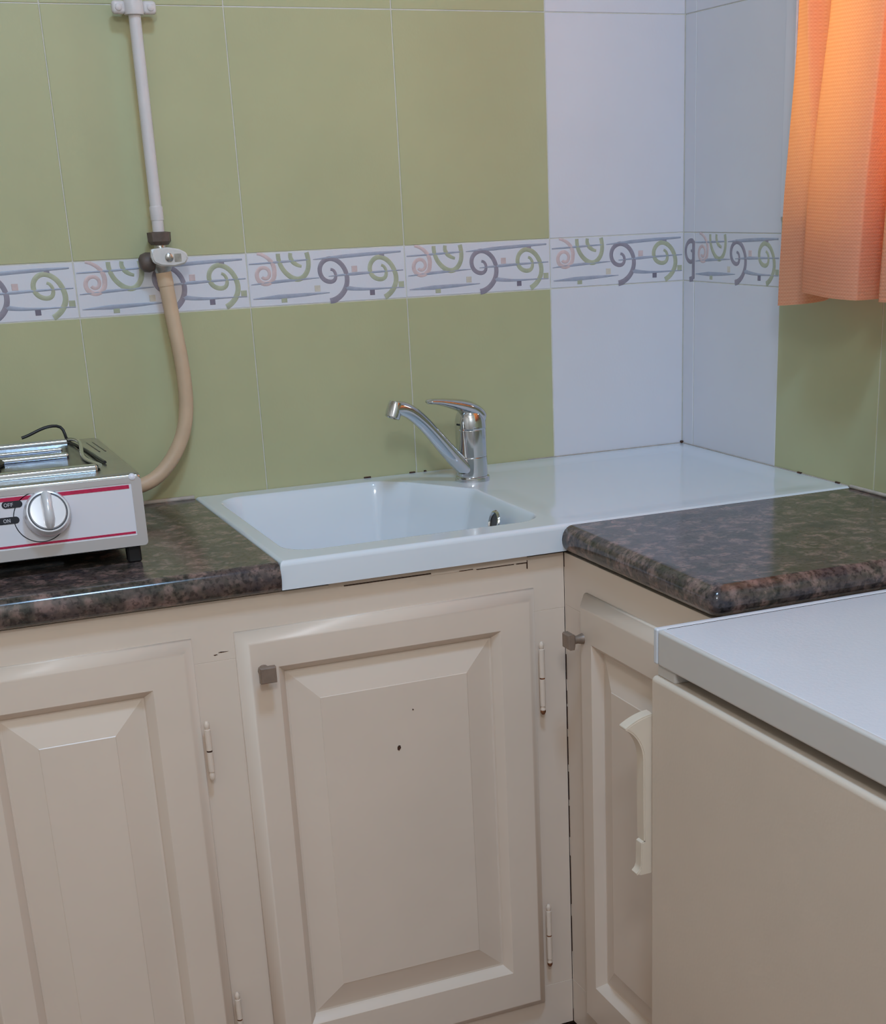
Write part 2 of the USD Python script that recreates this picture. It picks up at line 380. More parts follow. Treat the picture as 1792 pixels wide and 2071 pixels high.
CUT = 0.0349
edges = [(0.0, -CUT, -1)] + [(-CUT - T * k, -CUT - T * (k + 1), k) for k in range(0, 9)]
for y1, y0, k in edges:
    for ri, (z0, z1) in enumerate(ROWS):
        d = rng.uniform(-.0003, .0003)
        pieces = [(y0, y1, z0, z1)]
        A0, A1, C0, C1 = WY1 - .025, WY0 + .025, WZ0 - .025, WZ1 + .025        # casing outline
        if y1 > A0 and y0 < A1 and z1 > C0 and z0 < C1:
            pieces = []
            if z0 < C0: pieces.append((y0, y1, z0, C0))
            if z1 > C1: pieces.append((y0, y1, C1, z1))
            zz0, zz1 = max(z0, C0), min(z1, C1)
            if y1 > A1 + .004: pieces.append((A1, y1, zz0, zz1))
            if y0 < A0 - .004: pieces.append((y0, A0, zz0, zz1))
        for p0, p1, q0, q1 in pieces:
            if q1 - q0 < .006 or p1 - p0 < .006: continue
            a, b = (d, p0 + JG, q0 + JG), (.006, p1 - JG, q1 - JG)
            if ri == 3:
                t = part(wr, 'border_tile', bbox(a, b, .0007), 'tile_white')
                if q1 - q0 > .07 and k < 4:
                    if k == -1:
                        motif(t, lambda v, d=d: np.column_stack([np.full(len(v), d + .00015) - v[:, 2], -.0015 - (v[:, 0] - .425 * BW), v[:, 1] + ZB0]), .43, .55)
                    else:
                        motif(t, lambda v, d=d, y1=y1: np.column_stack([np.full(len(v), d + .00015) - v[:, 2], y1 - v[:, 0], v[:, 1] + ZB0]))
            else:
                part(wr, 'tile', bbox(a, b, .0007), tile_row_mat(k))

# window behind the curtain
wi = thing('window_1', 'white framed window behind the orange curtain', 'window', (0, -.77, WZ0), kind='structure')
def frame_yz(y0, y1, z0, z1, w, x0, x1):
    o = sg.box(y0, z0, y1, z1); i = sg.box(y0 + w, z0 + w, y1 - w, z1 - w)
    return prism(o.difference(i), x0, x1, 'yz')
part(wi, 'casing', frame_yz(WY1 - .0245, WY0 + .0245, WZ0 - .0245, WZ1 + .0245, .0245, -.004, .0012), 'frame_white')
part(wi, 'reveal', frame_yz(WY1, WY0, WZ0, WZ1, .004, .0, .15), 'frame_white')
for y0, y1 in ((WY1 + .004, (WY0 + WY1) / 2), ((WY0 + WY1) / 2, WY0 - .004)):
    s = part(wi, 'sash', frame_yz(y0, y1, WZ0 + .004, WZ1 - .004, .035, .085, .12), 'frame_white')
    part(s, 'pane', box((.10, y0 + .03, WZ0 + .034), (.104, y1 - .03, WZ1 - .034)), 'pane')

# ================================================================== CABINETS
YF, XF = -.468, -.4642                   # planes of the two face frames
CB, CT = -.782, -.0415                   # bottom and top of the cabinets
DT = .018                                # door thickness

def door_mesh_parts(host, umin, umax, z0, z1, opening, to3d, bands=True):
    """framed door with a raised panel; u runs along the door, depth d counts out of the face frame"""
    def ring(u0, u1, w0, w1, d): return to3d(np.array([(u0, w0, d), (u1, w0, d), (u1, w1, d), (u0, w1, d)], float))
    ins = lambda u0, u1, w0, w1, i, d: ring(u0 + i, u1 - i, w0 + i, w1 - i, d)
    o = (umin, umax, z0, z1)
    o0, o1, p0, p1 = opening
    q = (o0, o1, p0, p1)
    fr = nested([ins(*o, 0, 0), ins(*o, 0, .0030), ins(*o, .0012, .0055), ins(*o, .0125, DT - .0014), ins(*o, .0155, DT), ins(*q, 0, DT), ins(*q, .0015, DT - .0012), ins(*q, .0090, DT - .0095), ins(*q, .0105, DT - .0135)], fill=False)
    part(host, 'door_frame', fr, 'paint', smooth=28)
    pn = nested([ins(*q, .0103, DT - .0145), ins(*q, .0125, DT - .0138), ins(*q, .051, DT - .0030), ins(*q, .0520, DT - .0022)], fill=True)
    part(host, 'raised_panel', pn, 'paint', smooth=12)

def square_knob(host, at, out, side):
    at, out, side = (np.asarray(v, float) for v in (at, out, side))
    up = np.array([0, 0, 1.0])
    stem = tube([at, at + out * .008, at + out * .016], [.0075, .0055, .0062], 16)
    s, h, d0, d1 = .0105, .0105, .014, .0255
    ring = lambda e, d: np.array([at + side * (s - e) * i + up * (h - e) * j + out * d for i, j in ((-1, -1), (1, -1), (1, 1), (-1, 1))])
    hd = nested([ring(.004, d0), ring(0, d0 + .003), ring(0, d1 - .002), ring(.0015, d1)])
    m = trimesh.Trimesh(hd.vertices, hd.faces); m.fix_normals()
    return part(host, 'knob', cat_(stem, m), 'knob_metal', smooth=35, label='square bronze knob')

def pin_hinge(host, x, y, z0, z1, worn):
    c = (z0 + z1) / 2
    prof = [(0, z0), (.002, z0), (.0042, z0 + .003), (.0042, z0 + .008), (.0028, z0 + .0115), (.0044, z0 + .012), (.0046, z0 + .015), (.0046, c - .0012), (.0036, c - .001), (.0036, c + .001), (.0046, c + .0012),
            (.0046, z1 - .014), (.0044, z1 - .011), (.0028, z1 - .0105), (.0042, z1 - .007), (.0042, z1 - .003), (.002, z1), (0, z1)]
    prof = [(r * .86, z) for r, z in prof]
    h = part(host, 'hinge', lathe(prof, (x, y, 0), seg=18), 'paint', smooth=40)
    if worn:
        part(h, 'hinge_finial', lathe([(0, z0 - .0003), (.002, z0 - .0003), (.0038, z0 + .003), (.0038, z0 + .006), (0, z0 + .007)], (x, y, 0), seg=18), 'rust', smooth=40, label='rusted finial')
    part(h, 'hinge_joint', lathe([(0, c - .0011), (.0036, c - .0011), (.0036, c + .0011), (0, c + .0011)], (x, y, 0), seg=18), 'rust' if worn else 'chip', smooth=40)

bc = thing('base_cabinet', 'cream painted wooden base cabinet under the sink and gas stove', 'cabinet', (-.9, YF, CB))
XL = -1.72
part(bc, 'side_panel', bbox((XL, YF + .02, CB), (XL + .018, -.004, CT), .001), 'paint')
part(bc, 'side_panel', bbox((-.4748, YF + .02, CB), (-.4648, -.004, CT), .001), 'paint')
part(bc, 'bottom_panel', box((XL + .018, YF + .02, CB), (-.4748, -.004, CB + .018)), 'paint_inside')
part(bc, 'back_panel', box((XL + .018, -.010, CB + .018), (-.4748, -.004, CT - .02)), 'paint_inside')
part(bc, 'plinth', box((XL, YF + .075, -ZC), (-.4657, YF + .09, CB)), 'fridge_dark', label='dark recessed plinth')
fr = [((XL, CT - .078), (-.4648, CT)), ((XL, CB), (-.4648, CB + .074))]
for a, b in fr:
    part(bc, 'face_rail', bbox((a[0], YF, a[1]), (b[0], YF + .02, b[1]), .0005), 'paint')
for x0, x1 in ((XL, -1.262), (-.996, -.915), (-.526, -.4648)):
    part(bc, 'face_stile', bbox((x0, YF + .0001, CB + .0735), (x1, YF + .02, CT - .0775), .0008), 'paint')
back3d = lambda v: np.column_stack([v[:, 0], YF - v[:, 2], v[:, 1]])
def back_door(u0, u1, z0, z1, op, label):
    d = part(bc, 'door', box((u0 + .012, YF - .0003, z0 + .012), (u1 - .012, YF - .0045, z1 - .012)), 'paint', label=label)
    door_mesh_parts(d, u0, u1, z0, z1, op, back3d)
    return d
d1 = back_door(-.9287, -.5130, -.7325, -.0852, (-.8795, -.5700, -.6610, -.1335), 'cabinet door below the sink')
square_knob(d1, (-.8990, YF - DT, -.1352), (0, -1, 0), (1, 0, 0))
pin_hinge(d1, -.5075, YF - DT + .006, -.266, -.160, True)
pin_hinge(d1, -.5075, YF - DT + .006, -.668, -.565, True)
d2 = back_door(-1.2880, -.9825, -.7325, -.0850, (-1.2330, -1.0385, -.6610, -.1385), 'cabinet door below the gas stove')
pin_hinge(d2, -.9770, YF - DT + .006, -.272, -.192, False)
pin_hinge(d2, -.9770, YF - DT + .006, -.668, -.584, True)
# flakes where the paint is off
def flake(host, x, y, z, w, h, a=0.0):
    pts = np.array([(math.cos(t + a) * w * r, math.sin(t + a) * h * r) for t, r in zip(np.linspace(0, 2 * math.pi, 8)[:-1], rng.uniform(.5, 1.1, 7))])
    return prism(sg.Polygon(pts + [x, z]).buffer(0), y - .0004, y + .0006, 'xz')
for x, y, z, w, h in ((-.7245, YF - DT + .0018, -.2745, .0026, .0042), (-.7015, YF - DT + .0018, -.2235, .0012, .0012)):
    part(d1, 'paint_chip', flake(d1, x, y, z, w, h), 'chip', label='bare spot in the paint')
for x, z, w, h in ((-.945, -.1085, .0075, .0009), (-.954, -.111, .003, .0008)):
    part(bc, 'paint_chip', flake(bc, x, YF, z, w, h), 'chip', label='bare spot in the paint')
part(bc, 'filler_strip', box((-.66, YF - .0012, CT - .0065), (-.5205, YF + .004, CT + .0028)), 'paint')
part(bc, 'filler_strip', box((-.80, YF - .001, CT - .003), (-.655, YF + .004, CT + .003)), 'paint')
for a, b, s_ in ((-.595, -.540, 0.0), (-.5365, -.5215, -.0004), (-.62, -.60, .0012), (-.78, -.66, .0034)):
    part(bc, 'gap_crack', bbox((a, YF - .0017, CT - .0075 + s_ * .9), (b, YF + .003, CT - .0067 + s_), .0003), 'chip', label='dark crack under the sink')
part(bc, 'gap_crack', bbox((-.5211, YF - .0017, CT - .016), (-.5200, YF + .003, CT - .004), .0003), 'chip', label='dark crack under the sink')

rc = thing('base_cabinet', 'cream painted wooden base cabinet under the right worktop beside the refrigerator', 'cabinet', (XF, -.66, CB))
YE = -.862
part(rc, 'side_panel', bbox((XF + .02, YE, CB), (-.004, YE + .018, CT), .001), 'paint')
part(rc, 'bottom_panel', box((XF + .02, YE + .018, CB), (-.004, -.470, CB + .018)), 'paint_inside')
part(rc, 'plinth', box((XF + .075, YE, -ZC), (XF + .09, -.470, CB)), 'fridge_dark', label='dark recessed plinth')
part(rc, 'face_rail', bbox((XF, YE, CT - .074), (XF + .02, -.4683, CT), .0005), 'paint')
part(rc, 'face_rail', bbox((XF, YE, CB), (XF + .02, -.4683, CB + .074), .0005), 'paint')
part(rc, 'face_stile', bbox((XF + .0001, -.5455, CB + .0735), (XF + .02, -.4683, CT - .0735), .0008), 'paint')
part(rc, 'face_stile', bbox((XF + .0001, YE, CB + .0735), (XF + .02, -.825, CT - .0735), .0008), 'paint')
right3d = lambda v: np.column_stack([XF - v[:, 2], -v[:, 0], v[:, 1]])
d3 = part(rc, 'door', box((XF - .0003, -.838, -.72), (XF - .0045, -.548, -.097)), 'paint', label='cabinet door beside the refrigerator')
door_mesh_parts(d3, .5355, .850, -.7325, -.0835, (.5800, .8050, -.6610, -.1420), right3d)
square_knob(d3, (XF - DT, -.5560, -.1395), (-1, 0, 0), (0, 1, 0))
part(rc, 'filler_strip', box((-.4645, -.4684, -.76), (-.4600, -.46805, CT)), 'paint')
for k, (a, b) in enumerate(((-.062, -.0415), (-.225, -.188), (-.262, -.242), (-.300, -.266), (-.355, -.312), (-.41, -.366), (-.47, -.42), (-.58, -.5), (-.66, -.60))):
    part(rc, 'gap_crack', bbox((XF - .0005, -.4690 - .0004 * (k % 2), a), (XF + .006, -.4678, b), .0002), 'chip', label='dark crack in the inner corner')

# ================================================================== WORKTOPS
def worktop_profile_polygon(x0, x1, top, th, r_front):
    """section with a bullnose at the low end"""
    a = np.radians(np.linspace(90, 270, 16))
    pts = [(x0 + r_front + r_front * math.cos(t), top - th / 2 + th / 2 * math.sin(t)) for t in a]
    return sg.Polygon(pts + [(x1, top - th), (x1, top)])
GT, GTH = -.0015, .0375
lw = thing('worktop', 'polished brown granite worktop left of the sink, under the gas stove', 'worktop', (-1.3, -.24, GT - GTH))
sec = worktop_profile_polygon(-.488, -.004, GT, GTH, .015)
part(lw, 'slab', prism(sec, XL, -.8655, 'yz'), 'granite', smooth=40)
part(wb, 'sealant_bead', tube([(-1.72, -.0035, GT + .002), (-.866, -.0035, GT + .002)], .0035, 8), 'sealant', smooth=True)
rw = thing('worktop', 'polished brown granite worktop along the right wall beside the refrigerator', 'worktop', (-.24, -.67, GT - GTH))
def bullnose_slab(x0, x1, y0, y1, top, th, r):
    """slab with bullnoses along the low-x edge and the low-y end"""
    rings = []
    for t in np.radians(np.linspace(90, -90, 13)):
        e, z = r - r * math.cos(t), top - th / 2 + th / 2 * math.sin(t)
        c = .012; pts = [(x1, y0 + e), (x1, y1), (x0 + e, y1)]
        arc = [(x0 + e + c - c * math.cos(s), y0 + e + c - c * math.sin(s)) for s in np.linspace(0, math.pi / 2, 6)]
        rings.append(np.array([(px, py, z) for px, py in pts + arc]))
    k = len(rings[0]); m_ = nested([r_[::-1] for r_ in rings[::-1]], fill=True)
    o = np.arange(k); cap = [[0, j + 1, j] for j in range(1, k - 1)]
    return trimesh.Trimesh(m_.vertices, np.vstack([m_.faces, cap]), process=False)
part(rw, 'slab', bullnose_slab(-.4745, -.004, -.8665, -.4842, GT, GTH, .016), 'granite', smooth=40)
part(wr, 'sealant_bead', tube([(-.003, -.866, GT + .0025), (-.003, -.486, GT + .0025)], .003, 8), 'sealant', smooth=True)

# ================================================================== SINK
sk = thing('sink', 'white ceramic sink with one basin and a drainboard', 'sink', (-.43, -.24, -.036))
SX0, SX1, SY0, SY1 = -.8648, -.0012, -.4827, -.0012
basin = sg.Polygon([(-.832, -.044), (-.585, -.044), (-.545, -.085), (-.484, -.185), (-.484, -.428), (-.832, -.428)]).buffer(-.034).buffer(.034, 12)
drain = sg.Polygon([(-.405, -.036), (-.026, -.036), (-.026, -.452), (-.452, -.452), (-.452, -.20)]).buffer(-.03).buffer(.03, 12)
def field(poly, X, Y):
    import shapely
    pts = shapely.points(X.ravel(), Y.ravel())
    d = shapely.distance(poly.boundary, pts); ins = shapely.contains(poly, pts)
    return np.where(ins, d, -d).reshape(X.shape)
def axis(a, b, n, dense):
    t = [np.linspace(a, b, n)] + [np.linspace(p, q, k) for p, q, k in dense]
    t = np.unique(np.round(np.concatenate(t), 5)); keep = [t[0]]
    for v in t[1:]:
        if v - keep[-1] > .0007: keep.append(v)
    keep[-1] = t[-1]; return np.array(keep)
gx = axis(SX0, SX1, 150, [(SX0, SX0 + .008, 8), (-.845, -.790, 40), (-.60, -.465, 80)])
gy = axis(SY0, SY1, 90, [(SY0, SY0 + .009, 9), (-.445, -.385, 45), (-.21, -.03, 100)])
X, Y = np.meshgrid(gx, gy, indexing='ij')
db = field(basin, X, Y); dd = field(drain, X, Y)
sm = lambda t: np.clip(t, 0, 1) ** 2 * (3 - 2 * np.clip(t, 0, 1))
lip = np.clip(db + .010, 0, None)                        # soft lip, then a steep wall, then a round floor
wall = .165 * (1 - np.exp(-(lip / .030) ** 2.0))
Z = -wall - .006 * sm(np.clip(db, 0, .2) / .16) - .0020 * sm((dd + .020) / .050)
Z += .0022 * np.exp(-((db + .012) / .010) ** 2) * (Y > -.40) * 0
edge = np.minimum(np.minimum(X - SX0, Y - SY0), .007)    # rounded outer edge, left and front
Z += np.where(edge < .007, -(.007 - np.sqrt(np.maximum(0, .007 ** 2 - (.007 - edge) ** 2))), 0)
nx, ny = X.shape
V = np.column_stack([X.ravel(), Y.ravel(), Z.ravel()])
idx = np.arange(nx * ny).reshape(nx, ny)
a, b, c, d = idx[:-1, :-1].ravel(), idx[1:, :-1].ravel(), idx[1:, 1:].ravel(), idx[:-1, 1:].ravel()
Fs = np.vstack([np.column_stack([a, b, c]), np.column_stack([a, c, d])])
loop = np.concatenate([idx[:, 0], idx[-1, 1:], idx[-2::-1, -1], idx[0, -2:0:-1]])
lo = V[loop].copy(); lo[:, 2] = -.0365
o = len(V); n = len(loop)
sk_f = [[loop[i], o + i, o + (i + 1) % n] for i in range(n)] + [[loop[i], o + (i + 1) % n, loop[(i + 1) % n]] for i in range(n)]
sink_mesh = trimesh.Trimesh(np.vstack([V, lo]), np.vstack([Fs, sk_f]), process=False)
part(sk, 'basin_and_drainboard', sink_mesh, 'ceramic', smooth=50)
part(sk, 'overflow_ring', cat_(lathe([(.0135, 0), (.0175, 0), (.0185, .0015), (.0175, .0035), (.0150, .0038), (.0135, .0015)], (-.4985, -.3125, -.026), (-.97, 0, .24), 32)), 'chrome', smooth=40)
part(sk, 'overflow_grid', cat_(lathe([(0, 0), (.0136, 0), (.0136, .0012), (0, .0012)], (-.4985, -.3125, -.026), (-.97, 0, .24), 28)), 'black_metal', smooth=40)
part(sk, 'drain', lathe([(0, 0), (.018, 0), (.030, .003), (.040, .0035), (.042, .0015), (.042, -.004), (0, -.004)], (-.655, -.24, -.168), seg=40), 'chrome', smooth=40)

# dark joints and specks where the sink meets the tiles
part(wb, 'sink_joint', tube([(-.30, -.0008, .0006), (-.002, -.0008, .0004)], .0009, 8), 'sealant', smooth=True, label='thin grey joint behind the sink')
part(wr, 'sink_joint', tube([(-.0008, -.003, .0006), (-.0008, -.478, .0004)], .0009, 8), 'sealant', smooth=True, label='thin grey joint beside the sink')
for x, w in ((-.4855, .0022), (-.508, .0050), (-.585, .0060)):
    part(wb, 'mould_speck', bbox((x - w, -.0022, -.0005), (x + w, .001, .0022), .0008), 'chip', label='dark speck in the joint')
for y, w in ((-.355, .0060), (-.452, .0060)):
    part(wr, 'mould_speck', bbox((-.0022, y - w, -.0005), (.001, y + w, .0022), .0008), 'chip', label='dark speck in the joint')
part(wb, 'mould_speck', bbox((-.0045, -.0045, -.0005), (.001, .001, .004), .0008), 'chip', label='dark speck in the joint')

# ================================================================== FAUCET
FX, FY = -.4480, -.1120
fc = thing('faucet', 'chrome single lever mixer faucet with a rising spout, on the sink', 'faucet', (FX, FY, 0))
at = (FX, FY, 0)
part(fc, 'base_ring', lathe([(0, -.003), (.0268, -.003), (.0272, .002), (.0266, .006), (.0252, .0072), (.0242, .0072), (0, .0072)], at), 'chrome', smooth=40)
part(fc, 'lower_body', lathe([(0, .0072), (.0238, .0072), (.0242, .009), (.0242, .0365), (.0236, .0375), (0, .0375)], at), 'chrome', smooth=40)
part(fc, 'body', lathe([(0, .0375), (.0234, .0378), (.0240, .039), (.0242, .079), (.0236, .080), (0, .080)], at), 'chrome', smooth=40)
ph = math.radians(14)
dv = np.array([-math.cos(ph), -math.sin(ph), 0]); O = np.array([FX, FY, 0.0])
P3 = lambda s, z: O + dv * s + [0, 0, z]
sp = spline([P3(.006, .012), P3(.03, .035), P3(.075, .085), P3(.103, .112), P3(.122, .1235), P3(.139, .1255)], 40)
tt = np.linspace(0, 1, 40)
part(fc, 'spout', tube(sp, np.interp(tt, [0, .5, .85, 1], [.0180, .0150, .0130, .0122]), 24, flat=np.interp(tt, [0, .6, 1], [.68, .74, .9])), 'chrome', smooth=50)
tipc = P3(.140, .1235)
aim = dv * .42 + np.array([0, 0, -.9])
part(fc, 'aerator', lathe([(0, -.012), (.0105, -.012), (.0118, -.006), (.0118, .010), (.0110, .0115), (.0085, .0115), (.0080, .010), (0, .010)], tipc, aim, 28), 'chrome', smooth=40)
# lever: a hood over the cartridge drawn out into a flat handle
hood = lathe([(0, .080), (.0240, .080), (.0246, .083), (.0240, .093), (.0215, .103), (.016, .1105), (.008, .1145), (0, .1155)], at)
lv = spline([P3(-.0165, .086), P3(-.0105, .1015), P3(.006, .1130), P3(.032, .1215), P3(.058, .1275), P3(.080, .1295)], 36)
tt = np.linspace(0, 1, 36)
hm = manifold3d.Manifold.batch_hull
def solid(mesh): return manifold3d.Manifold(manifold3d.Mesh(np.asarray(mesh.vertices, np.float32), np.asarray(mesh.faces, np.uint32)))
part(fc, 'lever', cat_(hood, tube(lv, np.interp(tt, [0, .12, .35, .8, .97, 1], [.013, .0225, .0215, .0118, .0092, .004]), 24, flat=np.interp(tt, [0, .15, .4, 1], [.55, .56, .50, .42]))), 'chrome', smooth=50)
part(fc, 'grub_screw', cat_(*[lathe([(0, 0), (.0016, 0), (.0016, .0012), (0, .0012)], P3(.0238, .089) + np.array([dv[1], -dv[0], 0]) * s, dv, 12) for s in (-.003, .001)]), 'black_metal')

# ================================================================== GAS PIPE, VALVE, HOSE
GX, GY = -.8792, -.024
gp = thing('gas_pipe', 'white painted vertical gas pipe on the green tiles, clamped to the wall', 'pipe', (GX, -.001, .375))
part(gp, 'pipe', tube([(GX - .0012, GY, 1.60), (GX, GY, .80), (GX, GY, .386)], .0083, 24), 'pipe_paint', smooth=50)
part(gp, 'sleeve', lathe([(.0080, .402), (.0092, .4035), (.0094, .420), (.0080, .4225)], (GX, GY, 0), seg=28), 'pipe_paint', smooth=40)
cz_ = .6755
cl = part(gp, 'wall_clamp', cat_(lathe([(.008, -.009), (.0128, -.009), (.0138, -.006), (.0138, .006), (.0128, .009), (.008, .009)], (GX - .0005, GY, cz_), seg=28),
                               *[rbox((GX + s * .011, GY - .006, cz_ - .0085), (GX + s * .030, GY + .006, cz_ + .0085), .005) for s in (-1, 1)],
                               tube([(GX, GY + .006, cz_), (GX, -.0005, cz_)], .006, 16)), 'pipe_paint', smooth=40)
for s in (-1, 1):
    part(cl, 'clamp_screw', lathe([(0, 0), (.0045, 0), (.0045, .0014), (.003, .0024), (0, .0026)], (GX + s * .0215, GY - .0058, cz_), (0, -1, 0), 16), 'pipe_paint', smooth=40)
gv = thing('gas_valve', 'metal gas shutoff valve with a white lever, on the scroll border', 'valve', (GX, -.001, .330))
part(gv, 'coupling_nut', trimesh.Trimesh(*(lambda m_: (m_.vertices, m_.faces))(lathe([(0, .3695), (.0125, .3695), (.0165, .3745), (.0170, .3865), (.009, .3875), (0, .3875)], (GX, GY, 0), seg=8)), process=False), 'brown_nut', smooth=25, label='brown painted coupling nut')
part(gv, 'valve_body', cat_(lathe([(0, .323), (.0085, .323), (.0095, .330), (.0130, .337), (.0150, .348), (.0130, .360), (.0088, .366), (.0088, .3696), (0, .3696)], (GX, GY, 0), seg=28),
                          tube([(GX, GY + .01, .349), (GX, -.0005, .349)], .006, 12),
                          tube([(GX, GY - .01, .351), (GX, GY - .023, .351)], .008, 16)), 'valve_metal', smooth=40)
lev = spline([(GX - .014, 0, .354), (GX + .004, 0, .3535), (GX + .030, 0, .3520)], 20)
outl = sg.Polygon([(GX - .0175, .3640), (GX + .005, .3655), (GX + .021, .3625), (GX + .030, .3575), (GX + .0318, .3505), (GX + .027, .3440), (GX + .012, .3410), (GX - .006, .3425), (GX - .0160, .3470), (GX - .0185, .3550)]).buffer(.001, 4)
o_in = outl.buffer(-.0022)
rg = lambda pg, y: np.array([(q.x, y, q.y) for q in [pg.exterior.interpolate(t, normalized=True) for t in np.linspace(0, 1, 40, endpoint=False)]])
lm = nested([rg(outl, GY - .020), rg(outl, GY - .0265), rg(o_in, GY - .0290)]); lm.fix_normals()
part(gv, 'valve_tail', tube([(GX - .012, GY + .004, .3475), (GX - .020, GY + .003, .3465), (GX - .0275, GY + .003, .3455), (GX - .031, GY + .003, .345)], [.0125, .0140, .0120, .0075], 20), 'brown_nut', smooth=50)
vl = part(gv, 'lever', lm, 'valve_lever', smooth=35, label='white metal lever')
part(vl, 'lever_screw', lathe([(0, 0), (.0058, 0), (.0058, .002), (.0035, .0035), (0, .0035)], (GX + .0052, GY - .0288, .3530), (0, -1, 0), 20), 'valve_metal', smooth=40)
part(vl, 'lever_slot', prism(sg.box(GX + .0135, .3475, GX + .0215, .3565).buffer(.001), GY - .0294, GY - .0286, 'xz'), 'valve_metal')
gh = thing('gas_hose', 'beige rubber gas hose hanging from the valve to the stove', 'hose', (-.88, -.02, .02))
hp = spline([(GX + .0005, GY, .332), (GX + .0030, GY - .001, .305), (GX + .0066, GY - .004, .26), (GX + .0105, GY - .008, .21), (GX + .0110, GY - .011, .16), (GX + .0040, GY - .014, .115), (GX - .0180, GY - .016, .072), (GX - .055, GY - .022, .0405), (GX - .095, GY - .026, .033), (GX - .140, GY - .022, .036), (GX - .175, GY - .020, .040)], 70)
part(gh, 'hose', tube(hp, .0105, 22), 'hose', smooth=50)
part(gh, 'hose_end', tube(hp[:4], .0112, 22), 'hose', smooth=50)

# ================================================================== GAS STOVE
SXR, SXL, SF, SB, SZ0, SZ1 = -1.0052, -1.665, -.3870, -.062, .0215, .1125
st = thing('gas_stove', 'two burner tabletop gas stove with a white red-striped front, on the left worktop', 'stove', (-1.33, -.22, GT))
sec = [(SF, SZ0), (SF - .001, SZ0 + .004), (SF + .0, SZ1 - .005), (SF + .0015, SZ1 - .0015), (SF + .005, SZ1), (SB - .004, SZ1 + .001), (SB, SZ1 - .003), (SB, SZ0 + .012)]
def casing():
    rings = []
    for x, e in ((SXR, .006), (SXR - .0016, .0018), (SXR - .006, 0.0), (SXL + .006, 0.0), (SXL + .0016, .0018), (SXL, .006)):
        cy_, cz0 = (SF + SB) / 2, (SZ0 + SZ1) / 2
        rings.append(np.array([(x, y + np.sign(cy_ - y) * e, z + np.sign(cz0 - z) * e) for y, z in sec]))
    k = len(sec); m_ = nested(rings, fill=True)
    cap = [[0, j + 1, j] for j in range(1, k - 1)]
    m_ = trimesh.Trimesh(m_.vertices, np.vstack([m_.faces, cap])); m_.fix_normals(); return m_
part(st, 'casing', casing(), 'steel', smooth=40)
fp = lambda u0, u1, z0, z1, d0, d1, nm, mt, host=st, r=.0015, **kw: part(host, nm, prism(sg.box(u0, z0, u1, z1).buffer(-r).buffer(r), SF - d1, SF - d0, 'xz'), mt, **kw)
# pressed bezel round the sticker
bez = sg.box(SXL + .001, SZ0 + .0002, SXR - .0012, SZ1 - .0045).buffer(-.005).buffer(.005)
part(st, 'front_bezel', prism(bez.difference(sg.box(SXL + .014, .0355, SXR - .0135, .1010)), SF - .0022, SF + .0, 'xz'), 'silver_plastic', smooth=30)
pnl = fp(SXL + .013, SXR - .0125, .0345, .1020, -.001, .0012, 'front_panel', 'panel_white', label='white front panel with red stripes')
part(pnl, 'red_stripe', prism(sg.box(SXL + .02, .0942, SXR - .0165, .0987), SF - .0016, SF - .0010, 'xz'), 'red_print')
part(pnl, 'red_stripe', prism(sg.box(SXL + .02, .0375, SXR - .0150, .0402), SF - .0016, SF - .0010, 'xz'), 'red_print')
KX, KZ = -1.1228, .0735
for kx in (KX, KX - .42):
    dc = sg.Point(kx - .0085, KZ - .002)
    part(pnl, 'dial_mark', prism(dc.buffer(.0312, 24).difference(dc.buffer(.0302, 24)), SF - .0016, SF - .0011, 'xz'), 'black_print')
    for xa, xb, zz, txt in ((kx - .0465, kx - .0310, KZ + .0165, 'OFF'), (kx - .0560, kx - .0370, KZ - .0025, 'ON')):
        tg = sg.LineString([(xa, zz), (xb, zz)]).buffer(.0042, 8)
        part(pnl, 'dial_tag', prism(tg, SF - .0017, SF - .0011, 'xz'), 'black_print', label='black tag with white lettering')
        tm = meshkit.text_mesh(txt, .0042, .0003, bold=True)
        v = tm.vertices; off = xa - .0018 if txt == 'OFF' else xa + .0045
        tm = trimesh.Trimesh(np.column_stack([v[:, 0] - v[:, 0].min() + off, SF - .0017 - v[:, 2], v[:, 1] + zz - .0021]), tm.faces[:, ::-1], process=False)
        part(pnl, 'lettering', tm, 'white_print', smooth=False)
    tilt = trimesh.transformations.rotation_matrix(math.radians(-22), (1, 0, 0), (kx, SF, KZ))
    tl = lambda m_: m_.apply_transform(tilt)
    kn = part(st, 'knob', tl(lathe([(0, -.006), (.0270, -.006), (.0280, .002), (.0272, .011), (.0248, .0155), (.0232, .0158), (.0226, .0130), (0, .0130)], (kx, SF - .001, KZ), (0, -1, 0), 48)), 'knob_silver', smooth=40, label='silver control knob')
    part(kn, 'knob_groove', tl(lathe([(.0216, .012), (.0231, .012), (.0231, .0137), (.0216, .0137)], (kx, SF - .001, KZ), (0, -1, 0), 48)), 'black_print', smooth=40)
    part(kn, 'knob_face', tl(lathe([(0, .0115), (.0214, .0115), (.0218, .015), (.0205, .017), (0, .0177)], (kx, SF - .001, KZ), (0, -1, 0), 48)), 'knob_silver', smooth=40)
    part(kn, 'grip', tl(tube([(kx + .0006, SF - .0155, KZ + .020), (kx + .0002, SF - .024, KZ + .0175), (kx, SF - .026, KZ + .004), (kx - .0002, SF - .025, KZ - .010), (kx - .0004, SF - .0155, KZ - .0165)], [.0055, .0068, .0062, .0068, .0062], 18, flat=.9, up=(1, 0, 0))), 'knob_silver', smooth=60)
part(st, 'corner_screw', lathe([(0, 0), (.0044, 0), (.0042, .0014), (.0026, .0028), (0, .0033)], (SXR - .0115, SF - .0005, SZ1 - .0045), (0, -1, .35), 18), 'panel_white', smooth=40, label='round screw head with its glint coloured in white')  # sticker white stands in for the glint on the screw
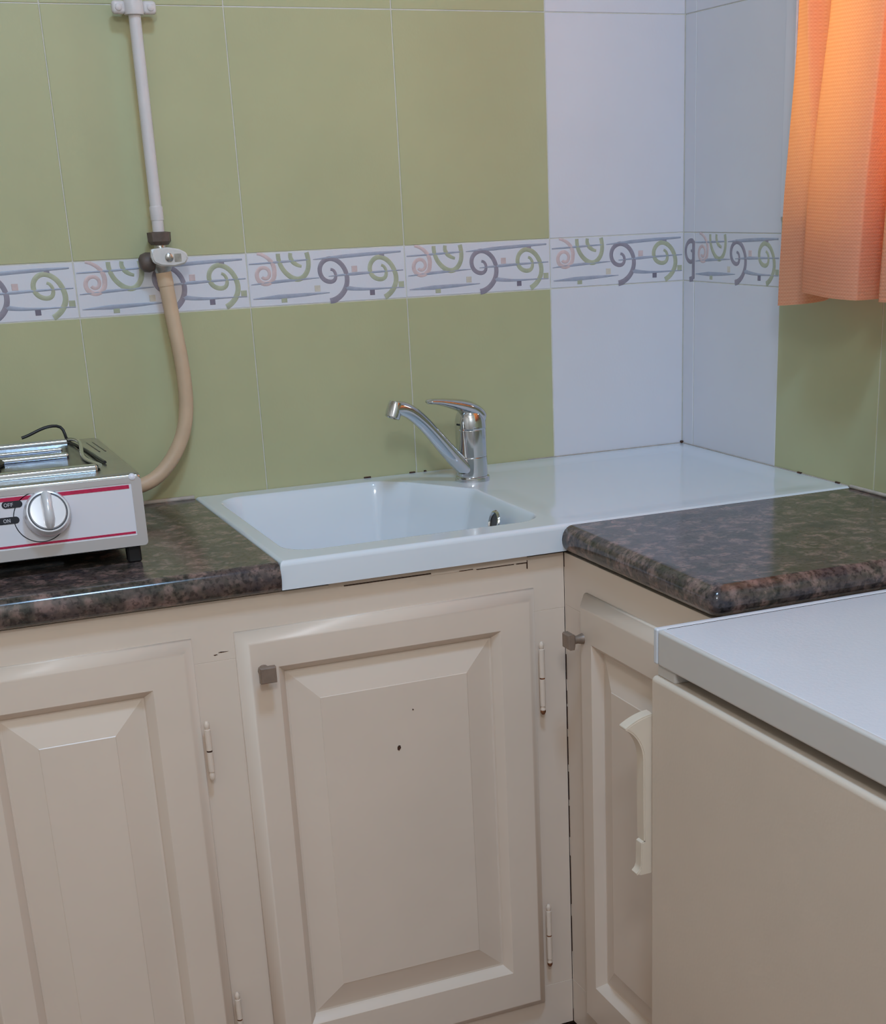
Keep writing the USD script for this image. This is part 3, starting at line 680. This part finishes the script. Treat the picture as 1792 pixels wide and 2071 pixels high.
for fx_ in (SXR - .018, SXL + .018):
    for fy_ in (SF + .018, SB - .02):
        part(st, 'foot', bbox((fx_ - .0085, fy_ - .009, GT), (fx_ + .0085, fy_ + .009, SZ0 + .006), .002), 'black_rubber', label='black rubber foot')
part(st, 'bottom_tray', box((SXL + .02, SF + .012, SZ0 - .004), (SXR - .012, SB - .01, SZ0 + .004)), 'black_metal')
part(st, 'gas_tube', tube([(-1.60, -.27, .013), (-1.10, -.27, .013)], .006, 12), 'chrome_worn', smooth=40)
# drip trays, burners and pan supports
for cx_, w in ((-1.2, .15), (-1.505, .14)):
    ty0, ty1, tz = -.350, -.092, SZ1
    X0, X1 = cx_ - w, cx_ + w
    rr = lambda e, z: np.array([(X0 + e, ty0 + .013 + e, z), (X1 - e, ty0 + .013 + e, z), (X1 - e, ty1 - .013 - e, z), (X0 + e, ty1 - .013 - e, z)])
    tr = part(st, 'drip_tray', nested([rr(-.004, tz + .001), rr(0, tz + .0035), rr(.012, tz + .0025), rr(.022, tz + .0012), rr(.04, tz + .0008)]), 'tray_dark', smooth=60, label='polished chrome drip tray')
    for y0, y1 in ((ty0, ty0 + .015), (ty1 - .015, ty1)):
        part(tr, 'tray_rail', rbox((X0, y0, tz - .001), (X1, y1, tz + .0085), .004), 'chrome', smooth=40)
    part(tr, 'tray_rail', rbox((X0 + .02, -.226, tz), (X1 - .018, -.214, tz + .0075), .0035), 'chrome', smooth=40)
    part(tr, 'tray_rail', rbox((X0 + .02, -.160, tz), (X1 - .018, -.154, tz + .005), .002), 'chrome', smooth=40)
    br = part(st, 'burner', lathe([(0, tz - .002), (.048, tz - .002), (.050, tz + .004), (.044, tz + .009), (.036, tz + .010), (.034, tz + .0145), (.026, tz + .017), (0, tz + .0175)], (cx_, -.225, 0), seg=40), 'black_metal', smooth=35, label='dark round burner')
    part(br, 'burner_cap', lathe([(0, tz + .0172), (.022, tz + .0172), (.023, tz + .0195), (.018, tz + .0215), (0, tz + .022)], (cx_, -.225, 0), seg=36), 'chrome_worn', smooth=35)
    # side wires that join the bars
    for s in (-1, 1):
        xw = cx_ + s * (w - .004)
        part(tr, 'side_wire', tube(spline([(xw, ty1 - .006, tz + .006), (xw + s * .008, ty1 - .045, tz + .011), (xw + s * .006, ty1 - .105, tz + .010), (xw - s * .001, ty1 - .17, tz + .006), (xw + s * .003, ty0 + .035, tz + .006), (xw + s * .008, ty0 + .010, tz + .006)], 30), .0026, 12), 'chrome', smooth=50)
    for s in (-1, 1):
        part(st, 'pan_support', tube(spline([(cx_ + s * (w - .062), ty1 + .004, tz + .013), (cx_ + s * (w - .040), ty1 + .005, tz + .0205), (cx_ + s * (w - .016), ty1 + .004, tz + .0255), (cx_ + s * (w - .0085), ty1 + .001, tz + .0235), (cx_ + s * (w - .004), ty1 - .008, tz + .010), (cx_ + s * (w + .001), ty1 - .03, tz + .0035), (cx_ + s * (w + .010), ty1 - .10, tz + .0025), (cx_ + s * (w + .016), ty0 + .05, tz + .0025)], 50), .0021, 12), 'black_metal', smooth=50, label='black wire pan support')
    for t in np.radians((45, 135, 225, 315)):
        part(br, 'support_arm', tube([(cx_ + .056 * math.cos(t), -.225 + .056 * math.sin(t), tz + .003), (cx_ + .052 * math.cos(t), -.225 + .052 * math.sin(t), tz + .019), (cx_ + .02 * math.cos(t), -.225 + .02 * math.sin(t), tz + .026)], .0021, 10), 'black_metal', smooth=40)
for k in (0, 2):
    part(st, 'vent_slot', tube([(SXR - .023 + .004 * k, SB - .045, SZ1 + .0002), (SXR - .0195 + .004 * k, SB - .135, SZ1 + .0002)], .0011, 8), 'black_metal')

# ================================================================== REFRIGERATOR
FT, FYB, FXF, FYN = -.0328, -.872, -.554, -1.425
rf = thing('refrigerator', 'small white undercounter refrigerator with a cream door, right of the cabinets', 'refrigerator', (-.3, -1.15, -ZC))
part(rf, 'body', rbox((-.512, FYN + .003, -.835), (-.035, FYB - .003, -.0735), .005), 'fridge_side', smooth=40)
part(rf, 'front_lip', rbox((FXF, FYN, -.0735), (FXF + .012, FYB - .0095, FT - .0004), .003), 'fridge_side', smooth=40)  # same plastic as the top, coloured greyer for its shade
part(rf, 'top_panel', rbox((FXF + .0035, FYN, -.0725), (-.035, FYB - .0105, FT), .003), 'fridge_top', smooth=40)
part(rf, 'edge_strip', rbox((FXF, FYB - .0085, -.0735), (-.035, FYB, FT + .0006), .0025), 'fridge_top', smooth=40)
part(rf, 'groove', box((FXF + .013, FYB - .0106, -.07), (-.035, FYB - .0084, FT - .0010)), 'fridge_dark')
dr = part(rf, 'door', rbox((-.5572, FYN, -.800), (-.518, FYB + .001, -.0868), .006, 20), 'fridge_door', smooth=40, label='cream refrigerator door')
part(rf, 'door_gasket', box((-.519, FYN + .01, -.79), (-.511, FYB - .012, -.097)), 'fridge_dark')
part(rf, 'hinge_cover', cat_(rbox((-.551, FYB - .042, -.0875), (-.525, FYB - .004, -.0730), .003), lathe([(0, 0), (.004, 0), (.004, .007), (0, .008)], (-.5455, FYB - .010, -.0875), seg=14)), 'fridge_side', smooth=40)
for fx_ in (-.49, -.07):
    for fy_ in (FYN + .04, FYB - .04):
        part(rf, 'foot', lathe([(0, -ZC), (.018, -ZC), (.018, -ZC + .01), (.008, -ZC + .014), (.008, -.834), (0, -.834)], (fx_, fy_, 0), seg=20), 'black_rubber')
# pull handle on the door's far edge: a thin bowed rim that flares at both ends
HY0, HY1 = FYB + .0012, FYB + .0165
rim = spline([(-.5535, -.1355), (-.5660, -.1375), (-.5770, -.1415), (-.5865, -.1465)], 14)
rim2 = spline([(-.5865, -.1465), (-.5775, -.1535), (-.5705, -.1630), (-.5655, -.1760), (-.5640, -.1900)], 18)
rim3 = np.array([(-.5640, -.20), (-.5640, -.24), (-.5636, -.2880), (-.5640, -.2900), (-.5672, -.2915), (-.5676, -.300), (-.5680, -.3200), (-.5700, -.3255), (-.5735, -.3290)])
outline = np.vstack([rim, rim2[1:], rim3])
back_plate = sg.Polygon(np.vstack([outline, [(-.5700, -.3310), (-.5545, -.3310), (-.5545, -.1355)]])).buffer(0)
hd = part(dr, 'handle', prism(back_plate, HY0 - .0005, HY0 + .0035, 'xz'), 'handle', smooth=20, label='flared pull handle on the door edge')
band = sg.LineString(np.vstack([rim, rim2[1:], rim3[:3]])).buffer(.0019, 6)
part(hd, 'rim', prism(band, HY0, HY1, 'xz'), 'handle', smooth=40)
part(hd, 'grip_bar', rbox((-.5640, HY0, -.2915), (-.5588, HY1, -.1760), .002), 'handle', smooth=40)
part(hd, 'rim', prism(sg.LineString(rim3[3:]).buffer(.0015, 6), HY0, HY1 - .003, 'xz'), 'handle', smooth=40)

# ================================================================== CURTAIN
cu = thing('curtain', 'orange cotton curtain with loose pleats over the window', 'curtain', (-.07, -.8, .25))
# plan of the folds (x, y) at the hem and at the height of the picture's top edge
hem = [(-.070, -.384), (-.066, -.405), (-.050, -.432), (-.034, -.450), (-.030, -.462), (-.060, -.466), (-.092, -.470), (-.096, -.478), (-.096, -.520), (-.094, -.560), (-.086, -.588), (-.055, -.582), (-.026, -.572), (-.045, -.600), (-.082, -.632), (-.094, -.648), (-.09, -.69), (-.06, -.73), (-.04, -.75), (-.085, -.77), (-.095, -.79), (-.06, -.85), (-.04, -.87), (-.09, -.90), (-.08, -.95), (-.04, -.98), (-.09, -1.02), (-.05, -1.08), (-.085, -1.12), (-.05, -1.17), (-.075, -1.22), (-.06, -1.28)]
top = [(-.058, -.395), (-.066, -.408), (-.066, -.428), (-.040, -.436), (-.024, -.446), (-.050, -.486), (-.084, -.512), (-.090, -.521), (-.092, -.550), (-.090, -.585), (-.082, -.612), (-.052, -.606), (-.026, -.598), (-.045, -.622), (-.078, -.648), (-.090, -.662), (-.085, -.69), (-.055, -.73), (-.04, -.75), (-.08, -.77), (-.09, -.79), (-.06, -.85), (-.04, -.87), (-.085, -.90), (-.075, -.95), (-.04, -.98), (-.085, -1.02), (-.05, -1.08), (-.08, -1.12), (-.05, -1.17), (-.07, -1.22), (-.06, -1.28)]
NS, NZ, CZ0, CZ1 = 420, 90, .2600, 1.475
from scipy.interpolate import PchipInterpolator
sa = np.linspace(0, 1, len(hem)); ss = np.linspace(0, 1, NS)
H, Tp = PchipInterpolator(sa, np.array(hem))(ss), PchipInterpolator(sa, np.array(top))(ss)
zs = np.linspace(0, 1, NZ)
# where the hem hangs lower or higher along the cloth
hemz = PchipInterpolator([0, 3 / 31, 4 / 31, 6.5 / 31, 9 / 31, 12 / 31, 15 / 31, 1], [-.004, .004, .010, .0205, .0145, .0125, .0145, .01])(ss)
rows = []
for t in zs:
    z = CZ0 + hemz * (1 - t) ** 6 + t * (CZ1 - CZ0)
    k = np.clip((z - .26) / (.68 - .26), 0, 1.6)
    k = np.where(k < 1, np.interp(k, [0, .12, .35, .6, .85, 1], [0, .02, .18, .52, .88, 1]), 1)
    q = H * (1 - k[:, None]) + Tp * k[:, None]
    up = np.clip((z - .68) / .8, 0, 1)[:, None]
    q = q * 1.0; q[:, 0] = q[:, 0] * (1 - .25 * up[:, 0]) - .02 * up[:, 0]
    q[:, 0] += .003 * np.sin(ss * 40 + t * 5)
    rows.append(np.column_stack([q, z]))
R_ = np.array(rows); V = R_.reshape(-1, 3)
arc = np.r_[0, np.cumsum(np.linalg.norm(np.diff(H, axis=0), axis=1))]
at_ = np.array([(a_, z_, 0) for z_ in R_[:, :, 2].mean(1) for a_ in arc])
i = np.arange(NZ * NS).reshape(NZ, NS)
a, b, c, d = i[:-1, :-1].ravel(), i[:-1, 1:].ravel(), i[1:, 1:].ravel(), i[1:, :-1].ravel()
part(cu, 'cloth', trimesh.Trimesh(V, np.vstack([np.column_stack([a, c, b]), np.column_stack([a, d, c])]), process=False), 'curtain', smooth=True, attr=at_)
rod = thing('curtain_rod', 'white rod that carries the orange curtain above the window', 'curtain rod', (-.08, -.8, 1.49))
part(rod, 'rod', tube([(-.066, -.30, 1.485), (-.066, -1.36, 1.485)], .009, 18), 'frame_white', smooth=50)
for y in (-.33, -1.33):
    part(rod, 'bracket', tube([(-.066, y, 1.485), (-.001, y, 1.485)], .006, 14), 'frame_white', smooth=50)

# ================================================================== CEILING LAMP AND ADDED FILL GLOBE
lx, ly, w, h = -.85, -1.50, .26, .26
t = thing('ceiling_lamp', 'square white ceiling lamp in front of the worktops', 'lamp', (lx, ly, CEIL))
part(t, 'housing', bbox((lx - w / 2 - .02, ly - h / 2 - .02, CEIL - .06), (lx + w / 2 + .02, ly + h / 2 + .02, CEIL), .004), 'frame_white')
t = thing('fill_globe', 'unseen round globe added behind the viewer as a fill light', 'lamp', (-1.4, -2.65, CEIL))  # added fixture that goes with the fill light
part(t, 'cord', tube([(-1.4, -2.65, CEIL), (-1.4, -2.65, 1.52)], .004, 10), 'frame_white', smooth=True)
part(t, 'canopy', lathe([(0, CEIL - .03), (.04, CEIL - .03), (.05, CEIL), (0, CEIL)], (-1.4, -2.65, 0)), 'frame_white', smooth=40)
